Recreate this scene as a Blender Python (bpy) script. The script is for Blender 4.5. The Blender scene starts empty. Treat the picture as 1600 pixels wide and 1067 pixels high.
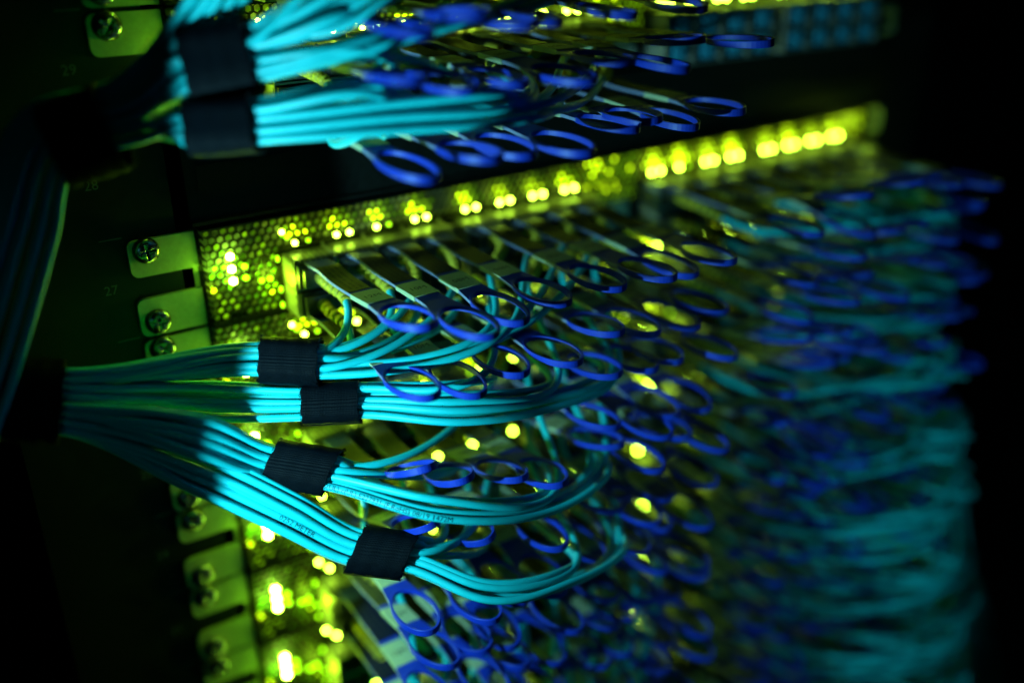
import bpy, bmesh, math, random
from mathutils import Vector, Matrix
random.seed(7)
MM = 0.001
U = 44.45
SC = bpy.context.scene
COL = SC.collection
V = Vector

# ------------------------------------------------------------------ materials
def mat(name, col, rough=.5, metal=0., spec=.5, vary=.12, scale=400., bump=0., bscale=2500., coat=0., sheen=0.):
    m = bpy.data.materials.new(name); m.use_nodes = True
    nt = m.node_tree; N = nt.nodes; L = nt.links
    b = N['Principled BSDF']
    tc = N.new('ShaderNodeTexCoord')
    nz = N.new('ShaderNodeTexNoise'); nz.inputs['Scale'].default_value = scale; nz.inputs['Detail'].default_value = 4
    L.new(tc.outputs['Object'], nz.inputs['Vector'])
    cr = N.new('ShaderNodeValToRGB')
    cr.color_ramp.elements[0].color = (*[c*(1-vary) for c in col], 1)
    cr.color_ramp.elements[1].color = (*[min(1, c*(1+vary)) for c in col], 1)
    cr.color_ramp.elements[0].position = .3; cr.color_ramp.elements[1].position = .7
    L.new(nz.outputs['Fac'], cr.inputs['Fac']); L.new(cr.outputs['Color'], b.inputs['Base Color'])
    mr = N.new('ShaderNodeMapRange'); mr.inputs['To Min'].default_value = max(.02, rough-.08); mr.inputs['To Max'].default_value = rough+.08
    L.new(nz.outputs['Fac'], mr.inputs['Value']); L.new(mr.outputs['Result'], b.inputs['Roughness'])
    b.inputs['Metallic'].default_value = metal
    b.inputs['Specular IOR Level'].default_value = spec
    b.inputs['Coat Weight'].default_value = coat
    b.inputs['Sheen Weight'].default_value = sheen
    if bump:
        n2 = N.new('ShaderNodeTexNoise'); n2.inputs['Scale'].default_value = bscale; n2.inputs['Detail'].default_value = 3
        L.new(tc.outputs['Object'], n2.inputs['Vector'])
        bp = N.new('ShaderNodeBump'); bp.inputs['Strength'].default_value = bump; bp.inputs['Distance'].default_value = .0002
        L.new(n2.outputs['Fac'], bp.inputs['Height']); L.new(bp.outputs['Normal'], b.inputs['Normal'])
    return m

def emit(name, col, s):
    m = bpy.data.materials.new(name); m.use_nodes = True
    b = m.node_tree.nodes['Principled BSDF']
    b.inputs['Base Color'].default_value = (*[c*.6 for c in col], 1)
    b.inputs['Emission Color'].default_value = (*col, 1)
    b.inputs['Emission Strength'].default_value = s
    return m

M_black = mat('black_powder_coat', (.006, .007, .006), .42, 0, .2, .3, 300, .25, 1800)
M_grille = mat('dark_grille_metal', (.025, .027, .023), .38, .7, .5, .2)
M_back = mat('grey_board_behind_grille', (.30, .32, .26), .55, 0, .4, .3, 250)
M_cage = mat('tinned_cage_steel', (.42, .42, .34), .42, .55, .5, .12, 200, .2, 900)
M_ear = mat('yellow_zinc_plate', (.38, .41, .20), .52, .25, .5, .10, 500, .35, 5000)
M_screw = mat('dark_screw_steel', (.16, .165, .16), .22, .95, .5, .2)
M_cord = mat('aqua_cable_jacket', (.006, .50, .56), .42, 0, .35, .06, 150)
M_boot = mat('beige_ribbed_boot', (.55, .42, .03), .5, 0, .12, .1)
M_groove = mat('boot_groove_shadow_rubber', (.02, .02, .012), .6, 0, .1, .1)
M_cage_top = mat('shaded_cage_top', (.10, .11, .085), .45, .3, .4, .25, 900)  # cage top steel with shade put into its colour
M_blue = mat('blue_tab_plastic', (.005, .030, .38), .48, 0, .28, .08, 200)
M_edge = mat('pale_cut_strap_edge', (.16, .19, .34), .5, 0, .3, .1)
M_stick = mat('dark_strap_print', (.005, .008, .030), .5, 0, .08, .15, 300)
M_led_tint = mat('olive_led_tint_sleeve', (.07, .066, .016), .5, 0, .15, .15, 300)  # sleeve tone with the green LED light on these tabs painted in
M_label = mat('white_paper_label', (.34, .40, .25), .6, 0, .3, .05)
M_ink = mat('black_ink', (.01, .012, .02), .6, 0, .3, .05)
M_cink = mat('blue_black_cable_ink', (.002, .035, .06), .6, 0, .1, .05)
M_plug = mat('dark_module_shell', (.10, .105, .10), .35, .8, .5, .2)
M_rail = mat('black_rack_paint', (.0045, .005, .0045), .5, 0, .3, .3, 300, .2, 1500)
M_white = mat('grey_rail_numerals', (.11, .13, .10), .6, 0, .3, .05)
M_dust = mat('teal_dust_cap', (.03, .28, .42), .45, 0, .4, .08)
YG = (.54, 1.0, .045)
M_led = emit('yellow_green_led', YG, 45)
M_led2 = emit('dim_yellow_green_led', (.42, 1., .006), 3.2)
M_led3 = emit('bright_status_led', (.46, 1.0, .05), 160)
M_glow = emit('painted_cell_glow', (.60, 1., .004), 5.5)  # LED glow in the grille holes, put into emissive cells
M_glow_hot = emit('hot_cell_glow', (.62, 1., .01), 14)
M_glow_mid = emit('half_cell_glow', (.42, 1., .004), .6)
M_glow_dim = emit('faint_cell_glow', (.40, 1., .004), .13)

def velcro_mat():
    m = mat('black_hook_and_loop', (.0004, .0015, .0032), .5, 0, .04, .3, 600, 0)
    nt = m.node_tree; N = nt.nodes; L = nt.links; b = N['Principled BSDF']
    uv = N.new('ShaderNodeUVMap')
    w1 = N.new('ShaderNodeTexWave'); w1.wave_type = 'BANDS'; w1.bands_direction = 'X'; w1.inputs['Scale'].default_value = .5; w1.inputs['Distortion'].default_value = .5
    w2 = N.new('ShaderNodeTexWave'); w2.wave_type = 'BANDS'; w2.bands_direction = 'Y'; w2.inputs['Scale'].default_value = .52; w2.inputs['Distortion'].default_value = .8
    L.new(uv.outputs['UV'], w1.inputs['Vector']); L.new(uv.outputs['UV'], w2.inputs['Vector'])
    ad = N.new('ShaderNodeMath'); ad.operation = 'MULTIPLY'
    L.new(w1.outputs['Fac'], ad.inputs[0]); L.new(w2.outputs['Fac'], ad.inputs[1])
    bp = N.new('ShaderNodeBump'); bp.inputs['Strength'].default_value = .6; bp.inputs['Distance'].default_value = .00025
    L.new(ad.outputs[0], bp.inputs['Height']); L.new(bp.outputs['Normal'], b.inputs['Normal'])
    return m
M_velcro = velcro_mat()

# ------------------------------------------------------------------ mesh helpers (millimetres in, metres out)
class MB:
    def __init__(s): s.v = []; s.f = []; s.m = []; s.uv = None
    def add(s, vs, fs, mi=0):
        o = len(s.v); s.v += [tuple(p) for p in vs]; s.f += [tuple(i+o for i in f) for f in fs]; s.m += [mi]*len(fs)
    def box(s, x0, x1, y0, y1, z0, z1, mi=0):
        vs = [(x, y, z) for x in (x0, x1) for y in (y0, y1) for z in (z0, z1)]
        s.add(vs, [(0, 1, 3, 2), (4, 6, 7, 5), (0, 4, 5, 1), (2, 3, 7, 6), (0, 2, 6, 4), (1, 5, 7, 3)], mi)
    def tube(s, pts, rad, n=8, mi=0, caps=True, up=None):
        k = len(pts); pts = [V(p) for p in pts]
        T = []
        for i in range(k):
            a = pts[max(0, i-1)]; b = pts[min(k-1, i+1)]
            T.append((b-a).normalized())
        nrm = T[0].orthogonal().normalized()
        o = len(s.v)
        for i in range(k):
            nrm = (nrm - T[i]*nrm.dot(T[i])).normalized(); bn = T[i].cross(nrm)
            r = rad[i] if isinstance(rad, (list, tuple)) else rad
            for j in range(n):
                a = 2*math.pi*j/n
                s.v.append(tuple(pts[i]+nrm*(math.cos(a)*r)+bn*(math.sin(a)*r)))
        for i in range(k-1):
            for j in range(n):
                s.f.append((o+i*n+j, o+i*n+(j+1) % n, o+(i+1)*n+(j+1) % n, o+(i+1)*n+j)); s.m.append(mi)
        if caps:
            s.f.append(tuple(o+j for j in range(n))[::-1]); s.m.append(mi)
            s.f.append(tuple(o+(k-1)*n+j for j in range(n))); s.m.append(mi)
    def prism(s, poly, y0, y1, mi=0):          # poly in X,Z
        n = len(poly)
        vs = [(x, y0, z) for x, z in poly]+[(x, y1, z) for x, z in poly]
        fs = [tuple(range(n)), tuple(range(n, 2*n))[::-1]]+[(i, n+i, n+(i+1) % n, (i+1) % n) for i in range(n)]
        s.add(vs, fs, mi)
    def plate_hole(s, x0, x1, z0, z1, cx, cz, r, y0, y1, n=24, mi=0):
        o = len(s.v)
        for y in (y0, y1):
            for i in range(n):
                a = 2*math.pi*i/n; dx, dz = math.cos(a), math.sin(a)
                t = min([((x1-cx)/dx if dx > 1e-6 else (x0-cx)/dx if dx < -1e-6 else 1e9), ((z1-cz)/dz if dz > 1e-6 else (z0-cz)/dz if dz < -1e-6 else 1e9)])
                s.v.append((cx+dx*r, y, cz+dz*r)); s.v.append((cx+dx*t, y, cz+dz*t))
        for i in range(n):
            j = (i+1) % n; A = o+2*i; B = o+2*j; A2 = A+2*n; B2 = B+2*n
            for f in ((A, A+1, B+1, B), (A2, B2, B2+1, A2+1), (A, B, B2, A2), (A+1, A2+1, B2+1, B+1)):
                s.f.append(f); s.m.append(mi)
    def mesh(s, name, mats, smooth=False, uv=None, recalc=True):
        me = bpy.data.meshes.new(name)
        me.from_pydata([(x*MM, y*MM, z*MM) for x, y, z in s.v], [], s.f)
        for m in (mats if isinstance(mats, (list, tuple)) else [mats]): me.materials.append(m)
        for p, mi in zip(me.polygons, s.m): p.material_index = mi; p.use_smooth = smooth
        if uv:
            l = me.uv_layers.new(name='UVMap')
            for lp in me.loops: l.data[lp.index].uv = uv[lp.vertex_index]
        if recalc:
            bm = bmesh.new(); bm.from_mesh(me); bmesh.ops.recalc_face_normals(bm, faces=bm.faces); bm.to_mesh(me); bm.free()
        me.update()
        return me

def obj(name, me, parent=None, loc=None):
    o = bpy.data.objects.new(name, me); COL.objects.link(o)
    if parent: o.parent = parent
    if loc is not None: o.location = V(loc)*MM
    return o
def empty(name, loc, label, cat, group=None):
    o = bpy.data.objects.new(name, None); COL.objects.link(o); o.location = V(loc)*MM; o.empty_display_size = .01
    tag(o, label, cat, group); return o
def tag(o, label, cat, group=None):
    o['label'] = label; o['category'] = cat
    if group: o['group'] = group
    return o
def struct(o): o['kind'] = 'structure'; return o

def text_geo(body, size):
    c = bpy.data.curves.new('lettering', 'FONT'); c.body = body; c.size = size; c.align_x = 'LEFT'; c.resolution_u = 2
    o = bpy.data.objects.new('lettering', c); COL.objects.link(o)
    dg = bpy.context.evaluated_depsgraph_get(); me = bpy.data.meshes.new_from_object(o.evaluated_get(dg))
    vs = [(v.co.x, v.co.y) for v in me.vertices]; fs = [tuple(p.vertices) for p in me.polygons]
    bpy.data.objects.remove(o); bpy.data.curves.remove(c); bpy.data.meshes.remove(me)
    return vs, fs
def grid_text(body, size, step=.35):
    """lettering cut into fine pieces, so that it can be wrapped round a cable"""
    vs, fs = text_geo(body, size)
    bm = bmesh.new()
    bv = [bm.verts.new((x, y, 0)) for x, y in vs]
    for f in fs:
        try: bm.faces.new([bv[i] for i in f])
        except ValueError: pass
    xs = [v[0] for v in vs]; ys = [v[1] for v in vs]
    def cut(lo, hi, ax):
        k = lo+step
        while k < hi:
            co = (k, 0, 0) if ax == 0 else (0, k, 0); no = (1, 0, 0) if ax == 0 else (0, 1, 0)
            bmesh.ops.bisect_plane(bm, geom=bm.verts[:]+bm.edges[:]+bm.faces[:], plane_co=co, plane_no=no)
            k += step*(4 if ax == 0 else 1)
    cut(min(ys), max(ys), 1); cut(min(xs), max(xs), 0)
    bm.verts.index_update()
    out = [(v.co.x, v.co.y) for v in bm.verts], [tuple(v.index for v in f.verts) for f in bm.faces]
    bm.free(); return out

# ------------------------------------------------------------------ camera
CAM = V((-85.395, -399.154, 130.353))
RIGHT = V((.8311095, -.5560219, -.0098302)); DOWN = V((-.2369913, -.3381390, -.9107673)); FWD = V((.5030826, .7592770, -.4128029))
cd = bpy.data.cameras.new('camera'); cam = bpy.data.objects.new('camera', cd); COL.objects.link(cam)
mw = Matrix.Identity(4)
for r in range(3):
    mw[r][0] = RIGHT[r]; mw[r][1] = -DOWN[r]; mw[r][2] = -FWD[r]; mw[r][3] = CAM[r]*MM
cam.matrix_world = mw
cd.sensor_width = 36; cd.lens = 1519.476/1600*36
cd.clip_start = .01; cd.clip_end = 20
cd.dof.use_dof = True; cd.dof.focus_distance = .391; cd.dof.aperture_fstop = 1.95; cd.dof.aperture_blades = 0
SC.camera = cam

# ------------------------------------------------------------------ switches
COLX = [65.75, 85.97, 106.2, 126.42, 154.46, 174.68, 194.91, 215.14, 275.52, 295.75, 315.97, 336.2, 364.23, 384.46, 404.68, 424.91]
HX, HZ = 3.7, 3.2

def hexgrid(mb, x0, x1, z0, z1, skip=(), y=-.5, depth=1.6):
    """perforated sheet: every cell a hexagonal rim with a hole and an inner wall"""
    R = HX/math.sqrt(3); r = R*.80
    row = 0; z = z1
    while z > z0+.01:
        x = x0+(HX/2 if row % 2 else 0)
        while x < x1-.01:
            if not any(abs(x-a) < w and abs(z-b) < h for a, b, w, h in skip):
                o = []; i_ = []; k = []
                for j in range(6):
                    a = math.pi/6+j*math.pi/3
                    o.append((x+R*math.cos(a), y, z+R*math.sin(a))); i_.append((x+r*math.cos(a), y, z+r*math.sin(a)))
                    k.append((x+r*math.cos(a), y+depth, z+r*math.sin(a)))
                fs = [(j, (j+1) % 6, 6+(j+1) % 6, 6+j) for j in range(6)]+[(6+j, 6+(j+1) % 6, 12+(j+1) % 6, 12+j) for j in range(6)]
                mb.add(o+i_+k, fs)
            else:
                mb.add([(x+R*math.cos(math.pi/6+j*math.pi/3), y, z+R*math.sin(math.pi/6+j*math.pi/3)) for j in range(6)], [tuple(range(6))])
            x += HX
        z -= HZ; row += 1

def build_switch_meshes():
    d = {}
    b = MB()                                     # housing: everything behind the face
    b.box(20, 470, 7, 60, -38.2, 5.4)
    b.box(20.6, 22.2, 5.2, 7, -38.2, 5.4)           # left cheek stub
    b.box(452, 456, -1, 7, -38.2, 5.4)
    b.box(22.2, 452, -1.2, 7, 4.6, 5.4); b.box(22.2, 452, -1.2, 7, -38.2, -37.6)
    b.box(56.5, 452, -.4, 7, -11.6, -10.2)       # shelf under the strip
    for x0, x1 in ((55.2, 56.6), (235.0-9, 236.2-9), (262.4, 263.6)): b.box(x0, x1, -.6, 7, -37.6, -10.2)
    d['housing'] = b.mesh('housing', M_black)
    g = MB(); skip = [(52.5, -22, 6, 1.2)]
    hexgrid(g, 24.6, 452, -7.8, 3.0)
    hexgrid(g, 24.6, 55.5, -37, 3.0-4*HZ, [(38, -29.6, 20, 5.5)][:0])
    hexgrid(g, 228.5, 262, -22, 3.0-4*HZ)
    # side wall of the grille, holes seen edge on
    z = 1.5
    while z > -36:
        g.box(22.3, 22.9, -.9, 6, z-.5, z+.5); z -= HZ
    d['grille'] = g.mesh('grille', M_grille)
    k = MB(); k.box(23, 452, 5.6, 6.2, -10, 4.2); k.box(23, 55, 5.6, 6.2, -37, -10.2); k.box(227.5, 262, 5.6, 6.2, -37, -10.2)
    d['board'] = k.mesh('circuit_board', M_back)
    # ears: two lugs joined at the right
    e = MB()
    def lug(z0, z1):
        r = 3.4; p = []
        for cx, cz, a0 in ((-7.2+r, z0+r, 180), (-7.2+r, z1-r, 90)):
            seg = [(cx+r*math.cos(math.radians(a0+t)), cz+r*math.sin(math.radians(a0+t))) for t in (0, 18, 36, 54, 72, 90)]
            p.append(seg)
        poly = p[0]+[(20.5, z0), (20.5, z1)]+p[1]
        return poly
    e.prism(lug(-11.2, 4.6), 3.2, 5.2); e.prism(lug(-37.9, -20.9), 3.2, 5.2); e.box(18.4, 20.4, 5.0, 5.9, -21.2, -11)
    me = e.mesh('ear', M_ear); d['ear'] = me
    e = MB(); e.plate_hole(455, 476, -12, 4.6, 465.1, -3.7, 5.3, 3.2, 5.2); e.plate_hole(455, 476, -38, -21, 465.1, -29.5, 5.3, 3.2, 5.2); e.box(455.1, 459, 3.6, 5.5, -21, -12)
    d['ear_right'] = e.mesh('ear', M_ear)
    # screw: domed pan head with a cross recess
    s = MB(); n = 41; R = 5.6; idx = {}
    for i in range(n):
        for j in range(n):
            x = (i/(n-1)*2-1)*R; z = (j/(n-1)*2-1)*R; q = math.hypot(x, z)
            if q > R*1.0:
                x *= R/q; z *= R/q; q = R
            h = 3.4*math.sqrt(max(0, 1-(q/R)**2))**.75
            w = min(abs(x), abs(z)); l = max(abs(x), abs(z))
            if w < .75 and l < 3.1: h -= 1.5*(1-l/4.2)
            idx[i, j] = len(s.v); s.v.append((x, 3.2-h, z))
    for i in range(n-1):
        for j in range(n-1): s.f.append((idx[i, j], idx[i+1, j], idx[i+1, j+1], idx[i, j+1])); s.m.append(0)
    d['screw'] = s.mesh('screw', M_screw, smooth=True)
    # cage block of four columns, two rows
    for gi in range(4):
        c = MB(); xs = COLX[gi*4:gi*4+4]; x0 = xs[0]-9.6; x1 = xs[3]+9.6; yf = -14.5
        c.box(x0, x1, yf, 6.5, -12.6, -11.9, 1); c.box(x0, x1, yf, 6.5, -38.1, -37.5)
        c.box(x0, x1, yf-.3, 6.5, -25.5, -24.6)
        c.box(x0, x0+.7, yf, 6.4, -37.4, -12.7); c.box(x1-.7, x1, yf, 6.4, -37.4, -12.7)
        for i in range(3):
            xm = (xs[i]+xs[i+1])/2
            c.box(xm-.9, xm+.9, yf, 6.4, -37.4, -25.6); c.box(xm-.9, xm+.9, yf, 6.4, -24.5, -12.7)
        for x in xs:                                   # spring fingers along the rim
            for t in range(7):
                xx = x-8+t*2.6
                c.box(xx, xx+1.5, yf+1, yf+8, -11.8, -11.35); c.box(xx, xx+1.5, yf-.45, yf-.05, -12.55, -11.95)
            c.box(x+8.9, x+9.9, yf-1.2, -3, -11.2, -10.4)   # latch bar between columns
            c.box(x+8.9, x+9.9, -3, -2, -11.3, -9)
        for t in range(5):                              # fingers along the outer side
            c.box(x0-.35, x0-.05, yf+1, yf+8, -15-t*4.6, -13-t*4.6)
        d['cage%d' % gi] = c.mesh('port_cage', [M_cage, M_cage_top])
    def ball(r, name, m, flat=1.):
        bm = bmesh.new(); bmesh.ops.create_icosphere(bm, subdivisions=1, radius=r*MM); me = bpy.data.meshes.new(name); bm.to_mesh(me); bm.free(); me.materials.append(m)
        for p in me.polygons: p.use_smooth = True
        return me
    d['led'] = ball(1.25, 'port_led', M_led); d['led_dim'] = ball(1.1, 'port_led', M_led2); d['status'] = ball(1.75, 'status_led', M_led3)
    d['status_dim'] = ball(1.5, 'status_led', M_led2)
    # added emissive hexagons stand in for LED glow in the holes round one port's pair
    R = 1.45
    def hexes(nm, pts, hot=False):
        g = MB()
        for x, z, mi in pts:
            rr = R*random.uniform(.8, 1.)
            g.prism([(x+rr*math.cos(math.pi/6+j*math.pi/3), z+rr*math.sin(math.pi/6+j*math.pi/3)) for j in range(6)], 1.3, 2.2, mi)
        return g.mesh(nm, [M_glow_hot, M_glow, M_glow_mid] if hot else [M_glow, M_glow_mid, M_glow_dim])
    d['glow_a'] = hexes('cell_glow', [(-6.3, -4.6, 1), (-4.4, -1.4, 0), (-2.6, -4.6, 0), (-.7, -1.4, 0), (1.1, -4.6, 0), (1.1, 1.8, 1), (-2.6, 1.8, 1), (3., -1.4, 1), (4.8, -4.6, 1), (6.7, -1.4, 2), (-6.3, 1.8, 2), (8.4, -4.6, 2), (4.8, 1.8, 2)])
    d['glow_b'] = hexes('cell_glow', [(-4.4, -4.6, 0), (-.7, -4.6, 0), (3., -4.6, 0), (-2.6, -1.4, 0), (1.1, -1.4, 1), (-.7, 1.8, 1), (-8.1, -4.6, 2), (-6.3, -1.4, 1), (4.8, -1.4, 1), (6.7, -4.6, 1), (8.4, -1.4, 2), (3., 1.8, 2)])
    d['glow_hot'] = hexes('cell_glow', [(-6.3, -4.6, 1), (-4.4, -1.4, 1), (-2.6, -4.6, 0), (-.7, -1.4, 0), (1.1, -4.6, 0), (1.1, 1.8, 1), (-2.6, 1.8, 1), (3., -1.4, 1), (4.8, -4.6, 0), (6.7, -1.4, 2), (-6.3, 1.8, 2), (8.4, -4.6, 1), (4.8, 1.8, 2)], True)
    def block(x0, x1, z0, z1, ws):
        pts = []; z = 3.0-4*HZ if z1 is None else z1; row = 0
        while z > z0:
            x = x0+(HX/2 if row % 2 else 0)
            while x < x1:
                u = random.random()
                for mi, w in enumerate(ws):
                    if u < w: pts.append((x, z, mi)); break
                x += HX
            z -= HZ; row += 1
        return pts
    d['glow_left'] = hexes('cell_glow', block(24.6, 55.5, -37, 3.0, (.02, .14, .55)))  # glow of the perforated blocks, painted as randomly emissive cells
    d['glow_mid'] = hexes('cell_glow', block(228.5, 262, -22, 3.0, (.25, .85, 1.)))
    d['glow_right'] = hexes('cell_glow', block(432, 452, -8, 3.0, (.9, 1., 1.)))
    return d
D = build_switch_meshes()

UNITN = {-3: 'cut off by the top edge of the frame', -2: 'above the dark blank panel', 0: 'directly below the dark blank panel', 1: 'second below the dark blank panel',
         2: 'third below the dark blank panel', 3: 'fourth below the dark blank panel', 4: 'fifth below the dark blank panel', 5: 'sixth below the dark blank panel',
         6: 'seventh below the dark blank panel', 7: 'eighth below the dark blank panel', 8: 'ninth below the dark blank panel'}
EMPTY_PORTS = {(1, 0, c) for c in range(4)} | {(1, 1, c) for c in range(4)}
def make_switch(s):
    z = -U*s
    r = empty('network_switch', (0, 0, z), 'rack network switch with yellow-green lights, '+UNITN[s], 'network switch', 'switches stacked in the rack')
    obj('housing', D['housing'], r); obj('grille', D['grille'], r); obj('circuit_board', D['board'], r)
    e = obj('ear', D['ear'], r)
    for zz in (0, -31.75): obj('screw', D['screw'], e, (0, 0, zz)).rotation_euler = (0, random.uniform(0, 1.5), 0)
    obj('ear', D['ear_right'], r)
    for g in range(4): obj('port_cage', D['cage%d' % g], r)
    rs = random.Random(s*31+5)
    for i, x in enumerate(COLX):
        for dx in (-3.2, 3.2):
            dim = (i == 0 and dx > 0) or rs.random() < .10
            obj('port_led', D['led_dim' if dim else 'led'], r, (x+dx, -1.5, -7.6))
        if s < 4 or i > 5: obj('cell_glow', D['glow_hot' if i > 7 and s >= 0 else 'glow_a' if rs.random() < .6 else 'glow_b'], r, (x, 0, 0))
    for x, zz, k in ((33, -8.2, 'status'), (33, -13.9, 'status'), (33, -19.4, 'status'), (38.9, -13.8, 'status_dim'), (38.9, -19.1, 'status_dim'), (45.5, -21.8, 'status_dim'), (49.4, -21.7, 'status_dim')):
        obj('status_led', D[k], r, (x, -1.2, zz))
    for x, zz in ((57.2, -1.7), (59.3, -4.5)): obj('port_led', D['led_dim' if x > 58 else 'led'], r, (x, -1.2, zz))
    for k in ('glow_left', 'glow_mid', 'glow_right'): obj('cell_glow', D[k], r)
    for zz in (-13.5, -28, -35.5): obj('port_led', D['led_dim'], r, (54.0, -1.0, zz)).scale = (.8, .8, 1.5)
    return r
for s in UNITN: make_switch(s)

# ------------------------------------------------------------------ blank panel, rails
b = MB(); b.box(19, 456, 0, 3, -36.6, 4.2); b.box(19, 456, -2.2, 0, 2.6, 4.2); b.box(19, 456, -2.2, 0, -36.6, -35.2); b.box(24, 450, -.5, 0, -22, -12)
o = obj('blank_panel', b.mesh('blank_panel', M_black), None, (0, 0, U)); tag(o, 'dark unlit blank panel between the top switch and the switches below', 'blank panel')
for x0, x1, lab in ((-62, 14, 'black rack post at left printed with unit numbers'), (460, 520, 'black rack post at far right in shadow')):
    b = MB(); b.box(x0, x1, 6.2, 9, -700, 330); b.box(x0 if x0 < 0 else x1-3, x0+3 if x0 < 0 else x1, 9, 80, -700, 330)
    r = obj('rack_post', b.mesh('rack_post', M_rail)); tag(r, lab, 'rack post')
    if x0 < 0:
        for k in range(-3, 8):
            t, f = text_geo(str(27-k), 5.6)
            m = MB(); m.add([(-18.5+x, 6.05, -17-U*k+y) for x, y in t], f)
            m.box(-17, -8, 6.0, 6.1, 5.9-U*k, 6.4-U*k)
            obj('numeral', m.mesh('numeral', M_white, recalc=False), r)
b = MB(); b.box(-500, 1700, 82, 84, -1200, 500)
struct(obj('backdrop', b.mesh('backdrop', M_rail)))

# ------------------------------------------------------------------ pull tab meshes
def tab_mesh(pitch, u0=22., length=104., yaw=0., twist=0.):
    """blue pull strap with a rimmed ring; pitch bends it upward (degrees)"""
    a, bb = 16.2, 8.6; uc = length-a; hw = 5.3
    mb = MB()
    # strap grid ending along the ring's outline
    nu, nv = 22, 9; th = .65
    for side in (1, -1):
        for i in range(nu+1):
            for j in range(nv):
                v0 = (j/(nv-1)*2-1)
                t = i/nu
                w = hw + max(0, (t-.80)/.20)**1.6*2.6
                v = v0*w
                ue = uc-a*math.sqrt(max(0, 1-(min(abs(v), bb)/bb)**2))+.4
                u = 2+(ue-2)*t
                mb.v.append((u, v, side*th))
    n = (nu+1)*nv
    for i in range(nu):
        for j in range(nv-1):
            A = i*nv+j; q = (A, A+1, A+nv+1, A+nv)
            mb.f.append(q); mb.m.append(0); mb.f.append(tuple(k+n for k in q)[::-1]); mb.m.append(0)
    for i in range(nu):
        for j in (0, nv-1):
            A = i*nv+j; mb.f.append((A, A+nv, A+nv+n, A+n)); mb.m.append(1)
    for j in range(nv-1):
        for i in (0, nu):
            A = i*nv+j; mb.f.append((A, A+1, A+1+n, A+n)); mb.m.append(0)
    # ring
    o = len(mb.v); ns = 44; prof = [(-.55, -1.35), (.4, -1.5), (.55, -1.3), (.55, 1.3), (.4, 1.5), (-.55, 1.35)]
    for i in range(ns):
        an = 2*math.pi*i/ns; cx, sy = math.cos(an), math.sin(an)
        hh = .62+.38*(.5-.5*math.cos(an-math.pi)) if True else 1
        nx, ny = cx/a, sy/bb; l = math.hypot(nx, ny); nx /= l; ny /= l
        for r_, h in prof: mb.v.append((uc+a*cx+nx*r_, bb*sy+ny*r_, h*hh))
    k = len(prof)
    for i in range(ns):
        for j in range(k):
            mb.f.append((o+i*k+j, o+i*k+(j+1) % k, o+((i+1) % ns)*k+(j+1) % k, o+((i+1) % ns)*k+j)); mb.m.append(0)
    return mb
P_R = math.radians
def bend(p, pitch, u0, yaw, twist, L=40.):
    """(u along, v sideways, w up) -> scene axes; curls up by pitch between u0 and u0+L"""
    u, v, w = p
    if twist:
        ta = twist*max(0, min(1, (u-15)/70)); v, w = v*math.cos(ta)-w*math.sin(ta), v*math.sin(ta)+w*math.cos(ta)
    if pitch == 0 or u <= u0: y, z, an = u, 0, 0
    elif u < u0+L:
        t = (u-u0)/L; an = pitch*t; R = L/pitch; y = u0+R*math.sin(an); z = R*(1-math.cos(an))
    else:
        an = pitch; R = L/pitch; y = u0+R*math.sin(an)+(u-u0-L)*math.cos(an); z = R*(1-math.cos(an))+(u-u0-L)*math.sin(an)
    z += 1.2*math.exp(-((u-16)/9)**2)              # the strap humps over the module's end
    y2 = y-w*math.sin(an); z2 = z+w*math.cos(an)
    x2 = v+y2*math.sin(yaw); y3 = y2*math.cos(yaw)-v*math.sin(yaw)*.0
    return (x2, -y3, z2)
def tab_set(text, pitch, yaw, twist, u0, length, led_tint=False):
    src = tab_mesh(0, length=length)
    B = lambda p: bend(p, P_R(pitch), u0, P_R(yaw), P_R(twist))
    src.v = [B(p) for p in src.v]
    tab = src.mesh('pull_tab', [M_blue, M_edge], smooth=False)
    # printed sleeve
    st = MB(); nn = 14
    def band(mb, ua, ub, hw, t, n, mi=0):
        o = len(mb.v)
        for i in range(n+1):
            u = ua+(ub-ua)*i/n
            for v, w in ((-hw, -t), (hw, -t), (hw, t), (-hw, t)): mb.v.append(B((u, v, w)))
        for i in range(n):
            for j in range(4): mb.f.append((o+i*4+j, o+i*4+(j+1) % 4, o+i*4+4+(j+1) % 4, o+i*4+4+j)); mb.m.append(mi)
        for i in (0, n): mb.f.append(tuple(o+i*4+j for j in range(4))); mb.m.append(mi)
    band(st, 14, 47, 5.15, .78, 14)
    rr = random.Random(len(text)*7+int(pitch))
    for row in range(3):                             # rows of dark print on the sleeve
        u = 16
        while u < 44:
            l = rr.uniform(.3, .95); v = -2.9+row*2.3
            o = len(st.v)
            st.v += [B(p) for p in ((u, v, .84), (u+l, v, .84), (u+l, v+1.2, .84), (u, v+1.2, .84))]
            st.f.append((o, o+1, o+2, o+3)); st.m.append(1); u += l+rr.choice((.25, .25, .3, 1.1))
    sleeve = st.mesh('printed_sleeve', [M_led_tint if led_tint else M_stick, M_ink])
    lb = MB(); band(lb, 50, 66, 5.75, 1.0, 6)
    t, f = text_geo(text, 4.4)
    w = max(x for x, y in t)
    o = len(lb.v)
    lb.v += [B((59.6-y, x-w/2, 1.06)) for x, y in t]
    for q in f: lb.f.append(tuple(i+o for i in q)); lb.m.append(1)
    label = lb.mesh('length_label', [M_label, M_ink], recalc=False)
    return tab, sleeve, label

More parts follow.
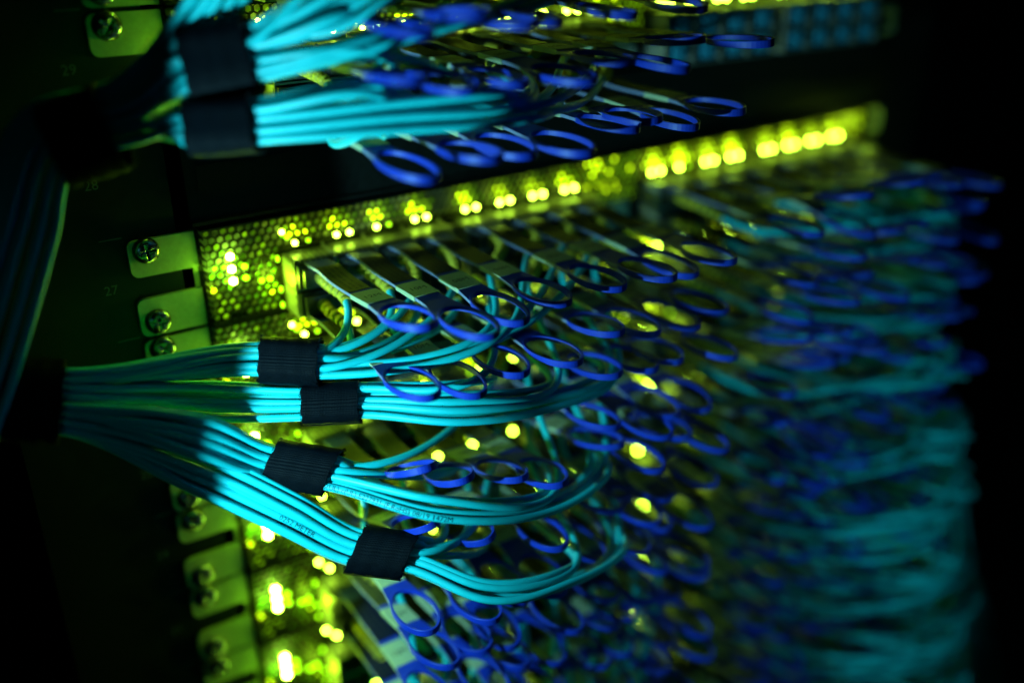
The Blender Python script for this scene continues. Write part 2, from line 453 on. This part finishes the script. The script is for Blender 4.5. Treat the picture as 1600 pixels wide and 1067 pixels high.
# ------------------------------------------------------------------ connector
def shell_mesh(lower):
    b = MB(); b.box(-8.9, 8.9, -17.5, 5, -5.1, 5.1); b.box(-7.6, 7.6, -21, -17.5, -4.2, 4.2)
    b.box(-5.4, 5.4, -19, -4, *((5.1, 5.6) if not lower else (-5.6, -5.1)))
    return b.mesh('connector', M_plug)
SHELL = [shell_mesh(0), shell_mesh(1)]
PZ = (-18.4, -31.3); TZ = (-12.6+-.4, -37.6)

# ------------------------------------------------------------------ cable paths
W = {'V1R': (43.5, -66.5, -35.8), 'V1L': (24.7, -53.4, -34.6), 'W1': (-46.6, -36.3, -31.9), 'V2R': (54.3, -77.3, -52.1), 'V2L': (35.3, -65.1, -52.8), 'V3R': (38.6, -80.8, -77.7), 'V3L': (19.1, -65.7, -73.8),
     'V4R': (57.3, -107.9, -109.7), 'V4L': (39.7, -94.8, -107.1), 'M1': (102.6, -97.0, -24.7), 'M2a': (86.0, -103.2, -51.6), 'M2b': (116, -104, -53), 'M2c': (145.9, -119.2, -46.7),
     'M3a': (70.6, -112.0, -84.0), 'M3b': (104.0, -117, -88.0), 'M3c': (136.2, -122.4, -83.8), 'M4a': (78.8, -124.0, -118.1), 'M4b': (107.0, -124, -119), 'M4c': (139.4, -135.0, -115.1),
     'L2': (3.5, -48.9, -49.7), 'L3': (-3.2, -58.2, -58.2), 'L4a': (18.0, -81.6, -89.8), 'L4b': (-9.5, -65.3, -69.1), 'WR': (-48.2, -42.7, -35.9), 'WL': (-66.7, -38.2, -30.9), 'EX': (-84.0, -36.2, -24.0),
     'VAR': (31.5, -66.3, 80.8), 'VAL': (12.9, -53.6, 76.7), 'VBR': (27.0, -73.5, 62.1), 'VBL': (9.2, -57.6, 59.9), 'MA1': (62.4, -83.7, 91.3), 'MA2': (92.0, -89.4, 97.5), 'MA3': (70.2, -86.1, 81.8),
     'MB1': (64.9, -94.2, 65.3), 'MB2': (104.6, -105.8, 65.6), 'MB3': (139.4, -104.9, 68.7), 'C1': (15.9, -45.1, 91.1), 'C2': (27.7, -54.3, 112.7), 'C3': (58.8, -60.2, 139.8),
     'TWR': (-3.2, -52.0, 64.9), 'TWL': (-31.5, -38.2, 55.6), 'T2': (-46.3, -40.4, 28.8), 'T3': (-62.5, -42.6, -4.7), 'T4': (-80.2, -44.3, -39.0)}
W.update({'L3': (-5.4, -67.3, -53.2), 'D2': (50, -80, 97), 'D3': (81.2, -97.3, 118.2), 'D4': (120, -110, 150), 'C1': (17.3, -53.5, 91.8), 'C2': (31.6, -62.1, 112.9), 'M1': (108.4, -87.7, -29.5), 'M2b': (130.4, -102.6, -59.3), 'M2c': (165.9, -95.1, -62.6), 'M3b': (114.5, -115.8, -98.1), 'M3c': (151.8, -103.0, -101.9), 'M4b': (119.0, -128.5, -130.5), 'M4c': (155.0, -114.6, -138.7), 'M4a': (79.8, -127.5, -119.5)})
W = {k: V(v) for k, v in W.items()}
CR = 1.62                                                # cable radius

def frame(p, d):
    d = d.normalized(); v = (CAM-p).normalized(); ed = (v-d*v.dot(d)).normalized(); et = d.cross(ed).normalized()
    if et.z < 0: et = -et
    return et, ed
def spline(P, step=3.0):
    n = len(P); P = [V(p) for p in P]; T = []
    for i in range(n):
        if i == 0: T.append((P[1]-P[0]))
        elif i == n-1: T.append(P[-1]-P[-2])
        else:
            a = (P[i]-P[i-1]).length; b = (P[i+1]-P[i]).length
            T.append(((P[i]-P[i-1])/a*b+(P[i+1]-P[i])/b*a)/(a+b)*1.0)   # unit-speed tangent
    T = [t.normalized() for t in T]
    out = []
    for i in range(n-1):
        l = (P[i+1]-P[i]).length; k = max(3, int(l/step))
        for j in range(k):
            t = j/k; t2 = t*t; t3 = t2*t
            out.append(P[i]*(2*t3-3*t2+1)+T[i]*(l*(t3-2*t2+t))+P[i+1]*(-2*t3+3*t2)+T[i+1]*(l*(t3-t2)))
    out.append(P[-1]); return out

def pack(n, rows, layers):
    out = []
    for i in range(n):
        r = i // layers; l = i % layers
        a = ((rows-1)/2-r)*3.5+(1.3 if l % 2 else -.4)
        out.append((a+random.uniform(-.8, .8), (l-(layers-1)/2)*-2.9+random.uniform(-1.3, 1.3)))
    return out

# bundle: members, list of way points from the ports towards the left
def port(s, row, c): return V((COLX[c], 0, -U*s+PZ[row]))
members = {'B1': [(0, 0, c) for c in range(8)]+[(0, 1, c) for c in range(4)],
           'B2': [(0, 1, c) for c in range(4, 8)]+[(1, 0, c) for c in range(4, 8)],
           'B3': [(2, 0, c) for c in range(8)]+[(1, 1, c) for c in range(4, 8)],
           'B4': [(2, 1, c) for c in range(8)]+[(3, 0, c) for c in range(4, 8)],
           'TA': [(-3, 1, c) for c in range(8)]+[(-2, 0, c) for c in range(4)],
           'TB': [(-2, 0, c) for c in range(4, 8)]+[(-2, 1, c) for c in range(8)]}
lay = {'B1': (4, 3), 'B2': (4, 2), 'B3': (4, 3), 'B4': (4, 3), 'TA': (4, 3), 'TB': (4, 3)}
vel = {'B1': ('V1R', 'V1L'), 'B2': ('V2R', 'V2L'), 'B3': ('V3R', 'V3L'), 'B4': ('V4R', 'V4L'), 'TA': ('VAR', 'VAL'), 'TB': ('VBR', 'VBL')}
tail = {'B1': ['WR', 'WL', 'EX'], 'B2': ['L2', 'WR', 'WL', 'EX'], 'B3': ['L3', 'WR', 'WL', 'EX'], 'B4': ['L4a', 'L4b', 'WR', 'WL', 'EX'],
        'TA': ['TWR', 'TWL', 'T2', 'T3', 'T4'], 'TB': ['TWR', 'TWL', 'T2', 'T3', 'T4']}
wrapa = {'B1': 9.5, 'B2': 3.4, 'B3': -3.2, 'B4': -9.6, 'TA': 3.6, 'TB': -5.}
paths = {}
def through(b, s, row, c, k, n):
    vr, vl = vel[b]
    if b == 'B1': mid = ['M1'] if c >= 4 else []
    elif b == 'B2': mid = (['M2c'] if c >= 6 else [])+(['M2b'] if c >= 5 else [])+['M2a']
    elif b == 'B3': mid = (['M3c'] if c >= 6 else [])+(['M3b'] if c >= 5 else [])+(['M3a'] if c >= 5 else [])
    elif b == 'B4': mid = (['M4c'] if c >= 6 else [])+(['M4b'] if c >= 5 else [])+(['M4a'] if c >= 5 else [])
    elif b == 'TA': mid = (['MA2'] if c >= 4 and s == -3 else [])+(['MA1'] if s == -3 else ['MA3'])
    else: mid = (['MB2'] if c >= 3 else [])+['MB1']
    return mid+[vr, vl]+tail[b]
# outward/loose offsets for each bundle
for b, ms in members.items():
    # upper ports on top of the bundle
    order = sorted(ms, key=lambda m: (m[2], m[0]*2+m[1]))
    offs = pack(len(ms), *lay[b])
    for k, (m, (oa, ob)) in enumerate(zip(order, offs)):
        s, row, c = m
        p0 = port(s, row, c)
        P = [p0+V((0, -15, 0)), p0+V((-.6, -30, -.6))]
        if c < 2: P += [p0+V((0, -46, -3.5)), p0+V((-5, -56, -9))]
        elif c < 4: P.append(p0+V((-5, -42, -3)))
        else: P.append(p0+V((-15, -44, -3)))
        names = through(b, s, row, c, k, len(ms))
        pts = [W[nm] for nm in names]
        for i, nm in enumerate(names):
            a_ = pts[i-1] if i else pts[0]; c_ = pts[i+1] if i+1 < len(pts) else pts[i]
            et, ed = frame(pts[i], c_-a_)
            A, Bq = oa*.95, ob*.95
            if nm[0] == 'M' or nm in ('C2', 'C3'): A = oa*1.25+random.uniform(-1, 1); Bq = ob*1.4
            elif nm in ('WR', 'WL', 'TWR', 'TWL', 'EX', 'T2', 'T3', 'T4'):
                L = lay[b][1]; r = k // 2; l = k % 2
                nr = lay[b][0]
                A = wrapa[b]+((r % 2)-.5)*-3.1*(1 if b[0] == 'B' else 1.3); Bq = (2.5-(k//4)*2.9) if k % 2 == 0 else (1.2-(k//4)*2.9)
                if nm in ('T2', 'T3', 'T4', 'EX'): A *= 1.15
            elif nm[0] == 'L': A = oa*1.1
            q = pts[i]+et*A+ed*Bq
            P.append(q)
        paths[m] = spline(P)
# strand that climbs out of the top of the frame
strand = []
for q in range(20):
    P = []
    up = q < 10; k = q % 10
    names = ['C3', 'C2', 'C1', 'TWR', 'TWL', 'T2', 'T3', 'T4'] if up else ['D4', 'D3', 'D2', 'VAR', 'VAL', 'TWR', 'TWL', 'T2', 'T3', 'T4']
    for i, nm in enumerate(names):
        a_ = W[names[max(0, i-1)]]; c_ = W[names[min(len(names)-1, i+1)]]
        et, ed = frame(W[nm], c_-a_)
        A = (k//2-2)*3.4+random.uniform(-.6, .6); Bq = (k % 2)*2.9-1.5
        if nm in ('VAR', 'VAL'): A = 8.6+(k % 3-1)*2.4; Bq = (k//3-1.5)*2.9
        if nm[0] == 'T': A = (11 if up else 7)+(k//2-2)*1.6; Bq -= 3
        P.append(W[nm]+et*A+ed*Bq)
    strand.append((up, spline(P)))
# right half: sweep right, then down beside the right post
def right_path(s, row, c):
    p0 = port(s, row, c); f = random.Random(s*100+row*20+c)
    j = lambda a: f.uniform(-a, a)
    zz = p0.z
    k = max(0, s); gx = 440+k*5+j(16); gy = -62-9*k+j(12)
    P = [p0+V((0, -15, 0)), p0+V((.4, -34, -.6)), p0+(V((16+j(3), -56+j(5), -8+j(2))) if s < 2 else V((17+j(3), -68+j(8), -11+j(3))))]
    if c < 14: P.append(V((p0.x*.5+gx*.5, -92-9*k+j(10), zz-12+j(5))))
    P.append(V((gx, gy, zz-22+j(10))))
    if f.random() < .6 or s < 3:
        P.append(V((gx+22+j(6), gy+26+j(8), zz-48+j(10))))
        P.append(V((gx+34+j(5), -16, zz-105+j(10))))
        P.append(V((gx+34, 2, zz-190)))
    else:
        P.append(V((gx+13+j(6), gy-4+j(10), zz-70+j(14))))
        P.append(V((gx+6+j(8), gy-34+j(10), zz-170+j(12))))
        P.append(V((gx-20, gy-90, zz-330)))
    return spline(P, 5.)
def down_path(s, row, c):
    p0 = port(s, row, c); f = random.Random(s*100+row*20+c+7)
    j = lambda a: f.uniform(-a, a)
    P = [p0+V((0, -15, 0)), p0+V((.4, -32, -.8)), p0+V((6+j(2), -56+j(5), -12)), p0+V((6+j(3), -74+j(7), -42)), p0+V((-8+j(5), -80+j(9), -110)), p0+V((-34, -84+j(8), -260))]
    return spline(P, 4.)

visible = {}
for s in range(-3, 9):
    if s == -1: continue
    for row in (0, 1):
        if s == -3: cs = range(8) if row else ()
        elif s == -2: cs = range(8)
        elif s <= 3: cs = range(16)
        elif s == 4: cs = range(16)
        elif s == 5: cs = range(2 if row == 0 else 4, 16)
        elif s == 6: cs = range(6 if row == 0 else 8, 16)
        elif s == 7: cs = range(8 if row == 0 else 10, 16)
        else: cs = range(12 if row == 0 else 14, 16)
        for c in cs:
            if (s, row, c) not in EMPTY_PORTS: visible[s, row, c] = 1

ORD = ['first', 'second', 'third', 'fourth', 'fifth', 'sixth', 'seventh', 'eighth', 'ninth', 'tenth', 'eleventh', 'twelfth', 'thirteenth', 'fourteenth', 'fifteenth', 'sixteenth']
SWN = {-3: 'switch cut by the top frame edge', -2: 'switch above blank panel', 0: 'switch directly below blank panel', 1: 'second switch below blank panel', 2: 'third switch below blank panel', 3: 'fourth switch below blank panel',
       4: 'fifth switch below blank panel', 5: 'sixth switch below blank panel', 6: 'seventh switch below blank panel', 7: 'eighth switch below blank panel', 8: 'ninth switch below blank panel'}
TEXTS = ['12M', '10M', '08M', '06M']
LIB = {}
def tabs(text, pitch, yaw, twist, u0, length, led_tint):
    k = (text, pitch, yaw, twist, u0, length, led_tint)
    if k not in LIB: LIB[k] = tab_set(*k)
    return LIB[k]
SPECIAL = {(2, 0, 0): (27, 14, 0), (2, 0, 1): (19, 14, 4), (2, 0, 2): (13, 16, -2), (2, 0, 3): (9, 16, 2), (2, 0, 4): (12, 18, 0),
           (2, 1, 0): (25, 12, 6), (2, 1, 1): (14, 16, 8), (2, 1, 2): (19, 16, -3), (2, 1, 3): (4, 16, 0),
           (3, 0, 0): (3, 20, 0), (-2, 0, 0): (2, 20, -4), (-2, 1, 0): (-6, 30, -4)}
PRINT = {}
cable_objs = {}
for (s, row, c) in visible:
    p0 = port(s, row, c); f = random.Random(s*71+row*13+c)
    if c < 4 and (s, row) == (0, 0): lab = 'aqua cable whose blue tab carries a %s label, switch directly below blank panel' % TEXTS[c]
    else: lab = 'aqua cable with blue tab, %s %s port of %s' % (ORD[c], 'lower' if row else 'upper', SWN[s])
    r = empty('fibre_cable', p0, lab, 'cable', 'aqua fibre cables plugged into the switches')
    obj('connector', SHELL[row], r)
    path = paths.get((s, row, c))
    if path is None: path = down_path(s, row, c) if c < 8 else right_path(s, row, c)
    rel = [p-p0 for p in path]
    # boot along the first 26 mm
    acc = 0; bt = [rel[0]]; cut = 0
    for i in range(1, len(rel)):
        acc += (rel[i]-rel[i-1]).length; bt.append(rel[i]); cut = i
        if acc > 30: break
    fine = []; rad = []
    nb = len(bt)-1; K = 48
    for i in range(K+1):
        t = i/K*nb; a = min(int(t), nb-1); fine.append(bt[a].lerp(bt[a+1], t-a))
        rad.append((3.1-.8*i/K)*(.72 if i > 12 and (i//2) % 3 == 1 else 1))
    b = MB(); b.tube(fine, rad, 10)
    for i in range(K):
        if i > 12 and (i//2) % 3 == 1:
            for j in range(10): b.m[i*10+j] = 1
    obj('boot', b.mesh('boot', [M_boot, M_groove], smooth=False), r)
    b = MB(); b.tube(rel[max(0, cut-1):], CR, 10 if c < 8 else 8); cord = obj('cord', b.mesh('cord', M_cord, smooth=True), r)
    pitch, u0, tw = SPECIAL.get((s, row, c), (f.choice((-3, 0, 2, 5)) if c < 8 else f.choice((-8, 0, 6, 14)), 24, f.choice((-4, 0, 3)) if s else 0))
    yaw = 0 if (s == 0 and c < 6) else f.choice((-3, 0, 2))
    length = 104 if (c % 2 == 0) else f.choice((104, 112))
    if (s, row, c) == (0, 0, 1): length = 114
    tx = TEXTS[c] if c < 4 else ('05M' if c < 8 else '03M')
    tm, sm, lm = tabs(tx, pitch, yaw, tw, u0, length, (s in (2, 3) and c < 5) or (s <= 0 and c == 0))
    tz = (-13.2-PZ[0]) if row == 0 else (-38.3-PZ[1])
    t = obj('pull_tab', tm, r, (0, -13.5, tz)); obj('printed_sleeve', sm, t); obj('length_label', lm, t)
    cable_objs[s, row, c] = (cord, rel, p0)
for k, (up, pth) in enumerate(strand):
    o = MB(); p0 = pth[0]; o.tube([p-p0 for p in pth], CR, 10)
    x = obj('fibre_cable', o.mesh('fibre_cable', M_cord, smooth=True), None, p0)
    if up: tag(x, 'aqua fibre cable of the loose strand climbing out of frame at upper left', 'cable', 'strand climbing out at upper left')
    else: tag(x, 'aqua fibre cable of the fan rising from the upper wrap past the top edge', 'cable', 'fan rising from the upper wrap at top left')

# print on the jackets
def print_on(m, body, size, px_from, spin=0.):
    cord, rel, p0 = cable_objs[m]
    P = [p+p0 for p in rel]
    P = P[::-1]                                          # left to right
    S = [0.]
    for i in range(1, len(P)): S.append(S[-1]+(P[i]-P[i-1]).length)
    # start where the path passes the wanted screen x
    i0 = 0
    for i, p in enumerate(P):
        d = p-CAM; sx = 800+1519.5*d.dot(RIGHT)/d.dot(FWD)
        if sx > px_from and i > 3: i0 = i; break
    vs, fs = grid_text(body, size)
    out = []
    for x, y in vs:
        t = S[i0]+x; i = i0
        while i < len(S)-2 and S[i+1] < t: i += 1
        a = (t-S[i])/max(1e-6, S[i+1]-S[i]); p = P[i].lerp(P[i+1], a)
        tg = (P[min(i+2, len(P)-1)]-P[i-1]).normalized(); et, ed = frame(p, tg)
        ph = (y-size*.36)/CR+spin
        out.append(p+(ed*math.cos(ph)+et*math.sin(ph))*(CR+.04)-p0)
    b = MB(); b.add(out, fs); obj('jacket_print', b.mesh('jacket_print', M_cink, recalc=False), cord)

# ------------------------------------------------------------------ hook-and-loop wraps
def wrap(p, q, ha, hd, label, group=None, ext=0., rnd=0, a_off=0., tailw=True, skew=0.):
    d = (q-p); L = d.length; d.normalize(); et, ed = frame((p+q)/2, d); et = et-d*skew
    c0 = p+et*a_off; n = 56; m = 16; mb = MB(); uv = []; f = random.Random(rnd)
    w = [f.uniform(-.25, .25) for _ in range(8)]
    def ring(t, k):
        o = len(mb.v)
        for j in range(n):
            an = 2*math.pi*j/n; c_, s_ = math.cos(an), math.sin(an)
            e = .72
            x = ha*math.copysign(abs(c_)**e, c_); y = hd*math.copysign(abs(s_)**e, s_)
            bulge = 1+.02*math.sin(3*an+w[0]*9)+.012*math.sin(7*an+t*2)
            l = t*L+(.28*math.sin(an*9+w[1]*20)*(1 if t in (0, 1) else 0))
            pt = c0+d*l+(et*x+ed*y)*k*bulge
            mb.v.append(tuple(pt)); uv.append((an*(ha+hd)/2, t*L))
        return o
    R = [ring(0, .9)]+[ring(0, 1.0)]+[ring(i/m, 1.0+(.012*math.sin(i*1.3))) for i in range(1, m)]+[ring(1, 1.0), ring(1, .9)]
    for i in range(len(R)-1):
        for j in range(n):
            mb.f.append((R[i]+j, R[i]+(j+1) % n, R[i+1]+(j+1) % n, R[i+1]+j)); mb.m.append(0)
    # overlapping end flap
    if tailw:
        for side in (1, 1.06):
            for i in range(m+1):
                for j in range(9):
                    an = P_R(200+j*14); c_, s_ = math.cos(an), math.sin(an); e = .72
                    x = ha*math.copysign(abs(c_)**e, c_); y = hd*math.copysign(abs(s_)**e, s_)
                    mb.v.append(tuple(c0+d*(i/m*L*.98+.4)+(et*x+ed*y)*(side+.03))); uv.append((an*(ha+hd)/2, i/m*L))
        o = len(mb.v)-2*(m+1)*9; h = (m+1)*9
        for i in range(m):
            for j in range(8):
                A = o+i*9+j; mb.f.append((A, A+1, A+10, A+9)); mb.m.append(0); mb.f.append((A+h, A+9+h, A+10+h, A+1+h)); mb.m.append(0)
        for i in range(m):
            for j in (0, 8): A = o+i*9+j; mb.f.append((A, A+9, A+9+h, A+h)); mb.m.append(0)
        for j in range(8):
            for i in (0, m): A = o+i*9+j; mb.f.append((A, A+1, A+1+h, A+h)); mb.m.append(0)
    # frayed loop threads along both edges
    for t in (0., 1.):
        for k in range(120):
            an = f.uniform(0, 2*math.pi); c_, s_ = math.cos(an), math.sin(an); e = .72
            x = ha*math.copysign(abs(c_)**e, c_); y = hd*math.copysign(abs(s_)**e, s_)
            base = c0+d*(t*L)+(et*x+ed*y); outd = (et*x+ed*y).normalized()
            tip = base+d*((1 if t else -1)*f.uniform(.3, .8))+outd*f.uniform(.0, .5)
            o = len(mb.v); mb.tube([base-outd*.15, (base+tip)/2+outd*.15, tip], .09, 3); uv += [(0, 0)]*(len(mb.v)-o)
    me = mb.mesh('cable_wrap', M_velcro, smooth=False, uv=uv)
    cen = (p+q)/2
    me.transform(Matrix.Translation(-cen*MM))
    o = obj('cable_wrap', me, None, cen); tag(o, label, 'cable wrap', group); return o
G = 'black hook-and-loop cable wraps'
wrap(W['V1R'], W['V1L'], 9.5, 7.0, 'black hook-and-loop wrap round the uppermost lower-left bundle, under the 12M tab', G, rnd=1)
wrap(W['V2R'], W['V2L'], 8.4, 5.4, 'small sharp black woven wrap round the thin green-lit bundle', G, rnd=2)
wrap(W['V3R'], W['V3L'], 9.9, 7.0, 'black wrap on the third bundle down, left of the printed cables', G, rnd=3, skew=.27)
wrap(W['V4R'], W['V4L'], 9.9, 7.0, 'black wrap with stitched rim on the lowest bundle, beside a raised ring', G, rnd=4, skew=.31)
wrap(W['VAR'], W['VAL'], 13.2, 7.6, 'blurred black wrap on the upper bundle at top left', G, rnd=5, a_off=3.)
wrap(W['VBR'], W['VBL'], 10.2, 7.2, 'blurred black wrap on the lower bundle at top left', G, rnd=6)
wrap(W['WR'], W['WL'], 15.5, 9.5, 'wide black wrap gathering all the lower bundles at the left edge', G, rnd=7, tailw=False)
wrap(W['TWR']*.62+W['TWL']*.38, W['TWL'], 15, 9.5, 'wide black wrap gathering the top left bundles before they drop', G, rnd=8, tailw=False)

print_on((2, 0, 6), '(UL) c(UL) E227931 (F.RoHS) 08/19 1472M', 2.95, 508)
print_on((2, 0, 5), 'W6951 01/05 (050812 P', 2.4, 640)
print_on((2, 1, 7), '0351000055 C5', 2.9, 425)
print_on((2, 1, 5), '0252 METER', 3.0, 435)

# ------------------------------------------------------------------ dust caps in the empty ports of the switch above the blank panel
b = MB(); b.box(-3.6, 3.6, -1.2, 8, -4.1, 4.1); b.box(-4.0, 4.0, -1.9, -1.2, -4.6, 4.6); b.box(-2.5, 2.5, -3.6, -1.9, -1., 1.)
cap = b.mesh('dust_cap', M_dust)
for row in (0, 1):
    for c in range(8, 16):
        p = port(-2, row, c)+V((0, -13.4, 0))
        o = obj('dust_cap', cap, None, p)
        tag(o, 'teal dust cap in %s %s port of switch above blank panel' % (ORD[c], 'lower' if row else 'upper'), 'dust cap', 'teal dust caps in the empty ports')

# ------------------------------------------------------------------ light
w = bpy.data.worlds.new('World'); SC.world = w; w.use_nodes = True
bg = w.node_tree.nodes['Background']; bg.inputs['Color'].default_value = (.03, .5, .5, 1); bg.inputs['Strength'].default_value = .003
def lamp(name, kind, loc, target, energy, col, **kw):
    l = bpy.data.lights.new(name, kind); l.energy = energy; l.color = col
    for k, v in kw.items(): setattr(l, k, v)
    o = bpy.data.objects.new(name, l); COL.objects.link(o); o.location = V(loc)*MM
    o.rotation_euler = (V(target)-V(loc)).to_track_quat('-Z', 'Y').to_euler(); return o
KEY = V((-98, -140, -24))
az = P_R(53.3+88); el = P_R(3)
kd = V((math.sin(az)*math.cos(el), math.cos(az)*math.cos(el), math.sin(el)))
lamp('room_spot_lamp', 'SPOT', KEY, KEY+kd*400, 3.1, (.30, .90, 1.), spot_size=P_R(176), spot_blend=.02, shadow_soft_size=.004)

# ------------------------------------------------------------------ render settings
lamp('added_wash_lamp', 'SPOT', (150, -700, -150), (325, -90, -140), 3.2, (.10, .92, 1.), spot_size=P_R(42), spot_blend=1., shadow_soft_size=.06)  # added spot without a known source, lifts the right-hand cables
lamp('added_wash_lamp', 'SPOT', (-300, -500, 10), (-12, -50, -55), .16, (.15, .95, 1.), spot_size=P_R(24), spot_blend=1., shadow_soft_size=.05)  # added fill spot, lifts the dark cables at left
for s in UNITN:
    lamp('added_led_lamp', 'POINT', (26.5, -4, -14-U*s), (26.5, 0, -14-U*s), .013, (.33, 1., .02), shadow_soft_size=.002)  # added point lamp, strengthens the status LEDs' light on the ears
    if 0 <= s <= 5: lamp('added_led_lamp', 'POINT', (50.5, -8, -22-U*s), (50, 0, -20-U*s), .020, (.5, 1., .02), shadow_soft_size=.002)  # added lamp where no LED sits, brightens cage side and boots
    if s in (0, 1): lamp('added_led_lamp', 'POINT', (449, -9, -2-U*s), (449, 0, -2-U*s), .016, YG, shadow_soft_size=.002)  # added lamp at the right end, brightens the ear
SC.render.engine = 'CYCLES'
SC.cycles.use_denoising = True
SC.cycles.max_bounces = 6; SC.cycles.diffuse_bounces = 3; SC.cycles.glossy_bounces = 4
SC.cycles.caustics_reflective = False; SC.cycles.caustics_refractive = False
SC.cycles.sample_clamp_indirect = 6
SC.view_settings.view_transform = 'Standard'; SC.view_settings.look = 'None'
SC.view_settings.exposure = 0; SC.view_settings.gamma = 1
